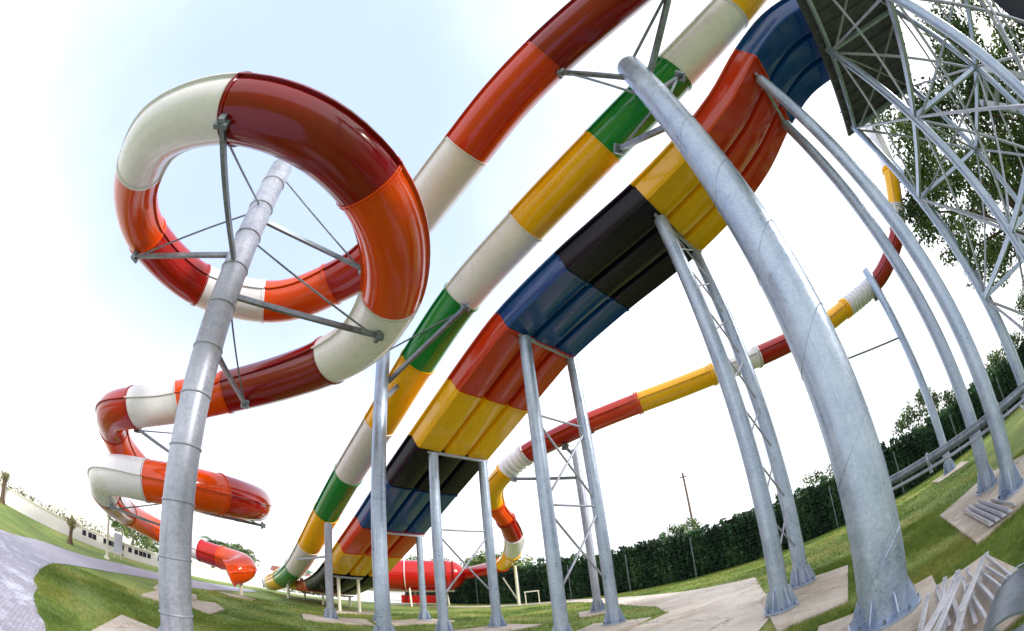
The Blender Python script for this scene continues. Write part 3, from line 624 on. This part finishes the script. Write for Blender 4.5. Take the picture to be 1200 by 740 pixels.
# ------------------------------------------------------------------ vegetation
def leaf_cloud(name, m, clumps, per, size, parent, flat=.0, tones=(0, 1)):
    """clumps: (centre, radii); leaf quads scattered through each clump"""
    V = []; T = []
    for c, rad in clumps:
        k = max(4, int(per * (rad[0] * rad[1] * rad[2]) ** (2 / 3))); u = rng.normal(size=(k, 3)); u /= np.linalg.norm(u, axis=1)[:, None]; rr = rng.random(k) ** .45
        p = np.array(c) + u * rr[:, None] * np.array(rad)
        a = rng.normal(size=(k, 3)); a /= np.linalg.norm(a, axis=1)[:, None]; b = np.cross(a, rng.normal(size=(k, 3))); b /= np.linalg.norm(b, axis=1)[:, None]
        s = size * (.6 + .8 * rng.random(k))[:, None]
        V.append(np.stack([p - a * s, p + b * s * .45, p + a * s, p - b * s * .45], 1)); T.append(np.clip(tones[0] + (tones[1] - tones[0]) * (rng.random() * .5 + .5 * rng.random(k)), 0, 1))
    return tri_object(name, np.concatenate(V), m, np.concatenate(T), parent)
def tree(label, x, y, h, cr, trunk_h, r, nl=7, clumps=40, per=60, leaf=.09, m='leaf', group=None, kind='tree', fill=1., squash=.8):
    root = empty('broadleaf_tree', label, 'tree', (x, y, 0), group)
    mb = MB(); top = Vector((x + random.uniform(-.3, .3), y, trunk_h)); mb.path([(x, y, 0), (x + .05, y, trunk_h * .5), top], [r, r * .8, r * .65], 10)
    mb.build('trunk', M['bark'], root); lm = MB(); cl = []
    cz = (trunk_h + h) / 2; hz = (h - trunk_h) / 2 + .3
    for i in range(clumps):
        a = 2 * PI * random.random(); e = random.uniform(-1, 1); k = random.uniform(.35, 1) ** .6
        p = Vector((x + math.cos(a) * cr * k * (1 - e * e * .75) ** .5, y + math.sin(a) * cr * k * (1 - e * e * .75) ** .5, cz + e * hz * k)); s = cr * random.uniform(.13, .26) * fill
        cl.append((tuple(p), (s, s, s * squash)))
    for i in range(nl):
        q = Vector(cl[i * len(cl) // nl][0]); mid = top.lerp(q, .5) + Vector((0, 0, .1 * cr)); lm.path([top - Z * random.uniform(0, trunk_h * .3), mid, q], [r * .45, r * .25, r * .06], 7)
    lm.build('limbs', M['bark'], root)
    leaf_cloud('crown', m, cl, per, leaf, root)
    return root
# big tree behind the tower
tree('big broad-leaved tree with open crown standing behind the lattice tower', 18.6, 2.6, 13.6, 5.4, 4.2, .3, 24, 140, 360, .115, fill=.8)
tree('second leafy tree at the right edge behind the tower', 17.5, -1.5, 10.5, 4.4, 3.6, .24, 14, 80, 300, .11, fill=.8)
# trees beyond the hedge
for i, (l, x, y, h, cr) in enumerate([('small round tree beyond the hedge between two slide posts', 17.3, 22.4, 3.0, 1.4), ('taller bushy tree beyond the hedge beside the plain far pole', 21.6, 16.0, 4.1, 1.9), ('tree beyond the hedge right of the tall bushy one', 22.8, 13.4, 2.9, 1.5), ('low tree beyond the hedge at the far right', 25.5, 10.6, 3.2, 2.0), ('small pale tree beyond the hedge at the foot of the utility pole', 10.2, 30.5, 3.4, 1.5), ('dark tree beyond the hedge behind the tower legs', 26.0, 6.0, 4.4, 2.4)]):
    tree(l, x, y, h, cr, h * .22, .12, 6, 60, 460, .09, m='bush' if i in (4,) else 'leaf', group='trees beyond the hedge', fill=1.35)
# hedge: a dense row of clipped conifers
h0, h1 = Vector((-9.5, 31.0, 0)), Vector((27, 4.3, 0)); hd = (h1 - h0).normalized(); hn = Vector((-hd.y, hd.x, 0)); HL = (h1 - h0).length
hg = empty('hedge', 'long dark green clipped hedge along the right side behind a wire fence', 'hedge', tuple(h0))
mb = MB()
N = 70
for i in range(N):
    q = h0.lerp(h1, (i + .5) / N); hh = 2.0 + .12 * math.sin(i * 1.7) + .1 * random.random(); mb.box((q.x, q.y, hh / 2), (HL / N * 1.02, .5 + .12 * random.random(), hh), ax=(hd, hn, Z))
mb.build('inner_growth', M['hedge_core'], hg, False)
k = 60000; u = rng.random(k); n_ = 150; ui = np.floor(u * n_); bulge = .12 + .16 * np.sin((u * n_ - ui) * PI)
zz = rng.random(k) ** .9 * (2.28 + .22 * np.sin(ui * 2.3) * np.sin(ui * .37) + .1 * np.sin(ui * 12.9)); side = np.where(rng.random(k) < .8, -1, 1)
off = side * (.3 + bulge * (1 - .5 * (zz / 2.4) ** 3) + .08 * rng.normal(size=k)) * np.where(zz > 2.15, rng.random(k), 1)
P = np.array(h0)[None] + np.outer(u * HL, np.array(hd)) + np.outer(off, np.array(hn)) + np.stack([0 * u, 0 * u, zz], 1)
a = rng.normal(size=(k, 3)) * np.array([.6, .6, 1.2]); a /= np.linalg.norm(a, axis=1)[:, None]; b = np.cross(a, rng.normal(size=(k, 3))); b /= np.linalg.norm(b, axis=1)[:, None]; s = (.07 + .07 * rng.random(k))[:, None]
tone = np.clip(.1 + .5 * rng.random(k) + .22 * np.sin(ui * 5.1) + .25 * np.sin(u * 47 + zz * 2.3) * np.sin(u * 21), 0, 1)
tri_object('foliage', np.stack([P - a * s, P + b * s * .45, P + a * s, P - b * s * .45], 1), 'hedge', tone, hg)
fe = empty('wire_fence', 'green wire fence with pale posts in front of the long hedge', 'fence', tuple(h0 - hn * .75))
f0, f1 = h0 - hn * .75, h1 - hn * .75
for i in range(14):
    q = f0.lerp(f1, (i + .3) / 14); MB().path([(q.x, q.y, 0), (q.x, q.y, 1.9)], [.03, .03], 8).build('post', M['steel'], fe)
mb = MB()
for z in np.arange(.15, 1.9, .17): mb.tube((f0.x, f0.y, z), (f1.x, f1.y, z), .006, 4)
for i in range(220):
    q = f0.lerp(f1, i / 219); mb.tube((q.x, q.y, .1), (q.x, q.y, 1.85), .004, 3)
mb.build('wire_mesh', M['wire'], fe, False)
ut = empty('utility_pole', 'thin leaning utility pole with a short crossarm far beyond the hedge', 'utility pole', (13.2, 36, 0))
MB().path([(13.2, 36, 0), (13.28, 36.1, 8.3)], [.13, .09], 10).build('shaft', M['wood'], ut); MB().bar((12.95, 36.2, 7.9), (13.6, 35.95, 7.9), .08).build('crossarm', M['wood'], ut, False)
for k in (.1, .9): q = Vector((12.95, 36.2, 7.93)).lerp(Vector((13.6, 35.95, 7.93)), k); MB().path([q, q + Z * .18], [.04, .03], 8).build('insulator', M['ivory'], ut)
# pale stand by the hedge
be = empty('metal_stand', 'small white table-height stand on the grass in front of the hedge', 'stand', (-.65, 22.2, 0))
MB().box((-.65, 22.2, .72), (.75, .3, .05)).build('top', M['ivory'], be, False)
for i in (-1, 1):
    for j in (-1, 1): MB().box((-.65 + i * .33, 22.2 + j * .12, .35), (.05, .05, .7)).build('leg', M['ivory'], be, False)

# ------------------------------------------------------------------ left background: white wall, pool buildings, posts, palms
def wallrun(root, name, P, h, th, m='whitepaint'):
    mb = MB()
    for a, b in zip(P[:-1], P[1:]):
        a, b = Vector((*a, 0)), Vector((*b, 0)); mb.bar(a + Z * h / 2, b + Z * h / 2, th, h)
    return mb.build(name, M[m], root, False)
WP = [(-21, 1.0), (-20.8, 5.2), (-20.2, 11.0), (-19.8, 16.5), (-18.5, 25)]
wr = empty('boundary_wall', 'low white boundary wall with small dark panels beyond the paved path at left', 'wall', (-20.2, 11, 0))
wallrun(wr, 'wall', WP, .72, .2); mb = MB()
for a, b in zip(WP[:-1], WP[1:]): mb.bar((*a, .75), (*b, .75), .3, .06)
mb.build('coping', M['ivory'], wr, False)
for k in (.02, .09, .14, .27, .33, .38, .48, .58, .66, .72, .77, .83, .97):      # dark little openings along the wall
    q = Vector((-20.2, 11.0, 0)).lerp(Vector((-19.8, 16.5, 0)), k); MB().box((q.x + .105, q.y, .5), (.03, .24, .26), -.073).build('panel', M['glass'], wr, False)
pf = empty('post_fence', 'ivory posts and rail standing behind the white wall at far left', 'fence', (-22, 5, 0))
for i in range(7):
    q = Vector((-22.2, 1.5, 0)).lerp(Vector((-20.6, 11, 0)), i / 6); MB().box((q.x, q.y, .65), (.1, .1, 1.3)).build('post', M['ivory'], pf, False)
MB().bar((-22.2, 1.5, 1.12), (-20.6, 11, 1.12), .06, .08).build('rail', M['ivory'], pf, False)
hg2 = empty('shrub_row', 'dry olive shrubs behind the white wall at far left', 'shrubs', (-24, 5, 0))
leaf_cloud('foliage', 'olive', [((-23.6 + .25 * i + random.uniform(-.3, .3), 1 + i * .95, .5 + random.uniform(-.1, .2)), (.7, .7, .55)) for i in range(14)], 420, .09, hg2)
# small bare-topped trees in front of the wall
def scrub(label, x, y, h, r=.16):
    root = empty('small_tree', label, 'tree', (x, y, 0), 'small trunks in front of the white wall')
    MB().path([(x, y, 0), (x, y, .25), (x + .05, y, h * .55), (x + .02, y + .04, h * .8)], [r * 1.9, r, r * .9, r * 1.2], 9).build('trunk', M['bark'], root)
    mb = MB()
    for i in range(9):
        a = 2 * PI * i / 9; mb.path([(x, y, h * .75), (x + math.cos(a) * .17, y + math.sin(a) * .17, h * .9), (x + math.cos(a) * .24, y + math.sin(a) * .24, h * (.9 + .2 * random.random()))], [.025, .015, .005], 5)
    mb.build('branches', M['bark'], root)
    leaf_cloud('crown', 'olive', [((x + random.uniform(-.22, .22), y + random.uniform(-.22, .22), h * random.uniform(.75, 1.0)), (.16, .16, .13)) for _ in range(12)], 1800, .04, root)
scrub('stubby little tree on the grass strip in front of the white wall', -16.5, 8.4, 1.0, .09)
scrub('larger stubby tree at the far left edge by the wall', -19.9, 5.9, 1.35, .11)
sg_ = empty('sign_board', 'pale blue framed board standing at the white wall', 'sign', (-18.0, 11.5, 0))
MB().box((-17.75, 11.9, .75), (.45, .06, .9), 1.25).build('board', M['sign'], sg_, False); MB().box((-17.7, 11.9, 1.4), (.5, .09, .08), 1.25).build('frame', M['ivory'], sg_, False)
for i in (-1, 1): MB().box((-17.75 + i * .05, 11.9 + i * .16, .15), (.05, .05, .3), 1.25).build('leg', M['ivory'], sg_, False)
lp_ = empty('lamp_post', 'short white lamp post at the end of the grass strip', 'lamp post', (-16.05, 10.15, 0))
MB().path([(-16.05, 10.15, 0), (-16.05, 10.15, .1), (-16.05, 10.15, .12), (-16.05, 10.15, 1.75)], [.14, .14, .06, .05], 12).build('shaft', M['ivory'], lp_); MB().path([(-16.05, 10.15, 1.75), (-16.05, 10.15, 1.8), (-16.05, 10.15, 1.95), (-16.05, 10.15, 2.0)], [.06, .13, .13, .05], 12).build('lamp_head', M['ivory'], lp_)
for i, (x, y, h, l) in enumerate([(-42, 18, 6.2, 'faint tall lamp mast far beyond the wall, leftmost'), (-40, 24, 5.6, 'faint lamp mast far beyond the wall, between the stubby tree and the spiral'), (-24, 44, 7.5, 'thin distant mast left of the banded tube, nearer the spiral'), (-22.5, 46, 9.5, 'tallest thin distant mast left of the banded tube')]):
    q = empty('lamp_mast', l, 'mast', (x, y, 0), 'masts on the horizon'); MB().path([(x, y, 0), (x, y, h)], [.09, .05], 8).build('shaft', M['sign'], q); MB().bar((x - .5, y, h), (x + .5, y, h), .1).build('lamp_bar', M['sign'], q, False)
def palm(label, x, y, h):
    root = empty('palm_tree', label, 'palm', (x, y, 0), 'palms beyond the white wall'); MB().path([(x, y, 0), (x + .1, y, h * .6), (x + .15, y, h)], [.18, .13, .14], 10).build('trunk', M['bark'], root)
    V = []; T = []
    for i in range(20):
        a = 2 * PI * i / 20 + random.random(); L = random.uniform(1.1, 1.6); el = random.uniform(.2, 1.2); c = Vector((x + .15, y, h))
        for k in range(9):
            t = (k + .5) / 9; p = c + Vector((math.cos(a), math.sin(a), 0)) * L * t * math.cos(el * .6) + Z * (L * t * math.sin(el) - 1.1 * t * t * L * .6)
            for sd in (-1, 1):
                q = p + Vector((-math.sin(a), math.cos(a), -.5)) * sd * .32 * (1 - t * .6) + Vector((math.cos(a), math.sin(a), 0)) * .15; w = Vector((math.cos(a), math.sin(a), .1)) * .07
                V.append([p - w, p + w, q + w * .2, q - w * .2]); T.append(random.random())
    tri_object('crown', np.array([[tuple(v) for v in f] for f in V]), 'palm', np.array(T), root)
palm('feathery palm behind the wall, above the spiral run-out', -25.2, 27.0, 2.6); palm('shorter feathery palm behind the wall, closest to the banded tube', -23.2, 28.2, 2.4); palm('palm behind the lower spiral on the left', -26.5, 22.5, 2.4)
tree('low green tree behind the white wall, under the middle turn of the spiral', -29, 22, 2.4, 2.4, .6, .1, 5, 40, 120, .12, m='bush', fill=1.3)
ho = empty('house', 'small distant house with clay roof between the spiral and the banded tube', 'house', (-23, 36, 0))
MB().box((-23, 36, .7), (3.4, 2.6, 1.4), .5).build('wall', M['whitepaint'], ho, False)
mb = MB(); X, Y = Vector((math.cos(.5), math.sin(.5), 0)), Vector((-math.sin(.5), math.cos(.5), 0)); c = Vector((-23, 36, 1.38)); mb.add([c - X * 1.9 - Y * 1.5, c + X * 1.9 - Y * 1.5, c + X * 1.9 + Y * 1.5, c - X * 1.9 + Y * 1.5, c - X * 1.9 + Z * .5, c + X * 1.9 + Z * .5], [(3, 2, 1, 0), (0, 1, 5, 4), (2, 3, 4, 5), (1, 2, 5), (3, 0, 4)]); mb.build('roof', M['roof'], ho, False)
for i in (-1, 0, 1): MB().box(c + X * i * 1.0 - Y * 1.31 - Z * .6, (.5, .05, .6), ax=(X, Y, Z)).build('window', M['glass'], ho, False)
um = empty('parasol', 'green closed-in parasol by the pool beyond the banded tube', 'parasol', (-19, 31, 0))
MB().path([(-19, 31, 0), (-19, 31, 2.2)], [.03, .03], 8).build('pole', M['ivory'], um); MB().path([(-19, 31, 1.65), (-19, 31, 1.7), (-19, 31, 2.2)], [1.3, 1.28, .05], 8).build('canopy', M['teal'], um, False)
# dark green bank at the foot of the far run-outs
tag(leaf_cloud('ground_cover', 'hedge', [((-20.5 + .75 * i, 25.5 + .35 * i + random.uniform(-.4, .4), .1), (.8, .8, .4)) for i in range(9)], 170, .1, None), kind='stuff')
for i, (x, y, h, r) in enumerate([(-31, 36, 3.4, 3), (-14, 50, 4, 4), (-6, 52, 4.5, 4.5), (-36, 26, 3, 2.6)]):
    tree(['round tree far behind the white wall', 'distant tree behind the foot of the banded tube', 'distant broad tree behind the red drum', 'far low tree beyond the white wall at left'][i], x, y, h, r, h * .3, .15, 5, 36, 90, .2, m='bush', group='distant trees on the horizon', fill=1.3)

# ------------------------------------------------------------------ light, sky, camera
EL, AZ = 30, 112          # sun: to the right and slightly behind the camera
wd = bpy.data.worlds.new('World'); SC.world = wd; wd.use_nodes = True
n, l = wd.node_tree.nodes, wd.node_tree.links; bg = n['Background']
sky = n.new('ShaderNodeTexSky'); sky.sky_type = 'NISHITA'; sky.sun_disc = False; sky.sun_elevation = math.radians(EL); sky.sun_rotation = math.radians(AZ); sky.dust_density = 3; sky.air_density = 1.0
# thin bright overcast with one clearer blue opening high on the left
tc = n.new('ShaderNodeTexCoord'); dt = n.new('ShaderNodeVectorMath'); dt.operation = 'DOT_PRODUCT'
bdir = Vector((-.43, .34, .84)).normalized(); dt.inputs[1].default_value = bdir; l.new(tc.outputs['Generated'], dt.inputs[0])
nz = n.new('ShaderNodeTexNoise'); nz.inputs['Scale'].default_value = 2.2; nz.inputs['Detail'].default_value = 6; l.new(tc.outputs['Generated'], nz.inputs['Vector'])
ad = n.new('ShaderNodeMath'); ad.operation = 'MULTIPLY_ADD'; l.new(nz.outputs['Fac'], ad.inputs[0]); ad.inputs[1].default_value = .3; l.new(dt.outputs['Value'], ad.inputs[2])
mr = n.new('ShaderNodeMapRange'); mr.interpolation_type = 'SMOOTHSTEP'; mr.inputs['From Min'].default_value = .72; mr.inputs['From Max'].default_value = 1.14; mr.inputs['To Min'].default_value = 1; mr.inputs['To Max'].default_value = .0
l.new(ad.outputs['Value'], mr.inputs['Value'])
mx = n.new('ShaderNodeMix'); mx.data_type = 'RGBA'; mx.inputs['Factor'].default_value = .9; l.new(sky.outputs['Color'], mx.inputs['A'])
cl = n.new('ShaderNodeMix'); cl.data_type = 'RGBA'; l.new(mr.outputs['Result'], cl.inputs['Factor']); cl.inputs['A'].default_value = (3.55, 4.4, 6.2, 1); cl.inputs['B'].default_value = (7.5, 7.6, 7.9, 1); l.new(cl.outputs['Result'], mx.inputs['B'])
l.new(mx.outputs['Result'], bg.inputs['Color']); bg.inputs['Strength'].default_value = .13
su = bpy.data.lights.new('sun', 'SUN'); su.energy = 2.1; su.angle = math.radians(6); su.color = (1, .96, .91)
so = bpy.data.objects.new('sun', su); COL.objects.link(so)
sd = Vector((math.sin(math.radians(AZ)) * math.cos(math.radians(EL)), math.cos(math.radians(AZ)) * math.cos(math.radians(EL)), math.sin(math.radians(EL))))
so.rotation_euler = sd.to_track_quat('Z', 'Y').to_euler()
cd = bpy.data.cameras.new('camera'); cam = bpy.data.objects.new('camera', cd); COL.objects.link(cam); SC.camera = cam
cd.type = 'PANO'; cd.panorama_type = 'FISHEYE_EQUISOLID'; cd.sensor_width = 36; cd.sensor_fit = 'HORIZONTAL'; cd.sensor_height = 36 * 631 / 1024
cd.fisheye_lens = 14.97; cd.fisheye_fov = math.radians(230); cd.clip_start = .05; cd.clip_end = 2000
cam.matrix_world = Matrix(((.993, .1184, 0, 0), (.0689, -.578, -.8131, 0), (-.0963, .8074, -.5821, 1.6), (0, 0, 0, 1)))
vs = SC.view_settings; vs.view_transform = 'Standard'; vs.look = 'None'; vs.exposure = .75; vs.gamma = 1; vs.use_curve_mapping = False
SC.cycles.max_bounces = 6; SC.cycles.use_denoising = True; SC.cycles.sample_clamp_indirect = 6
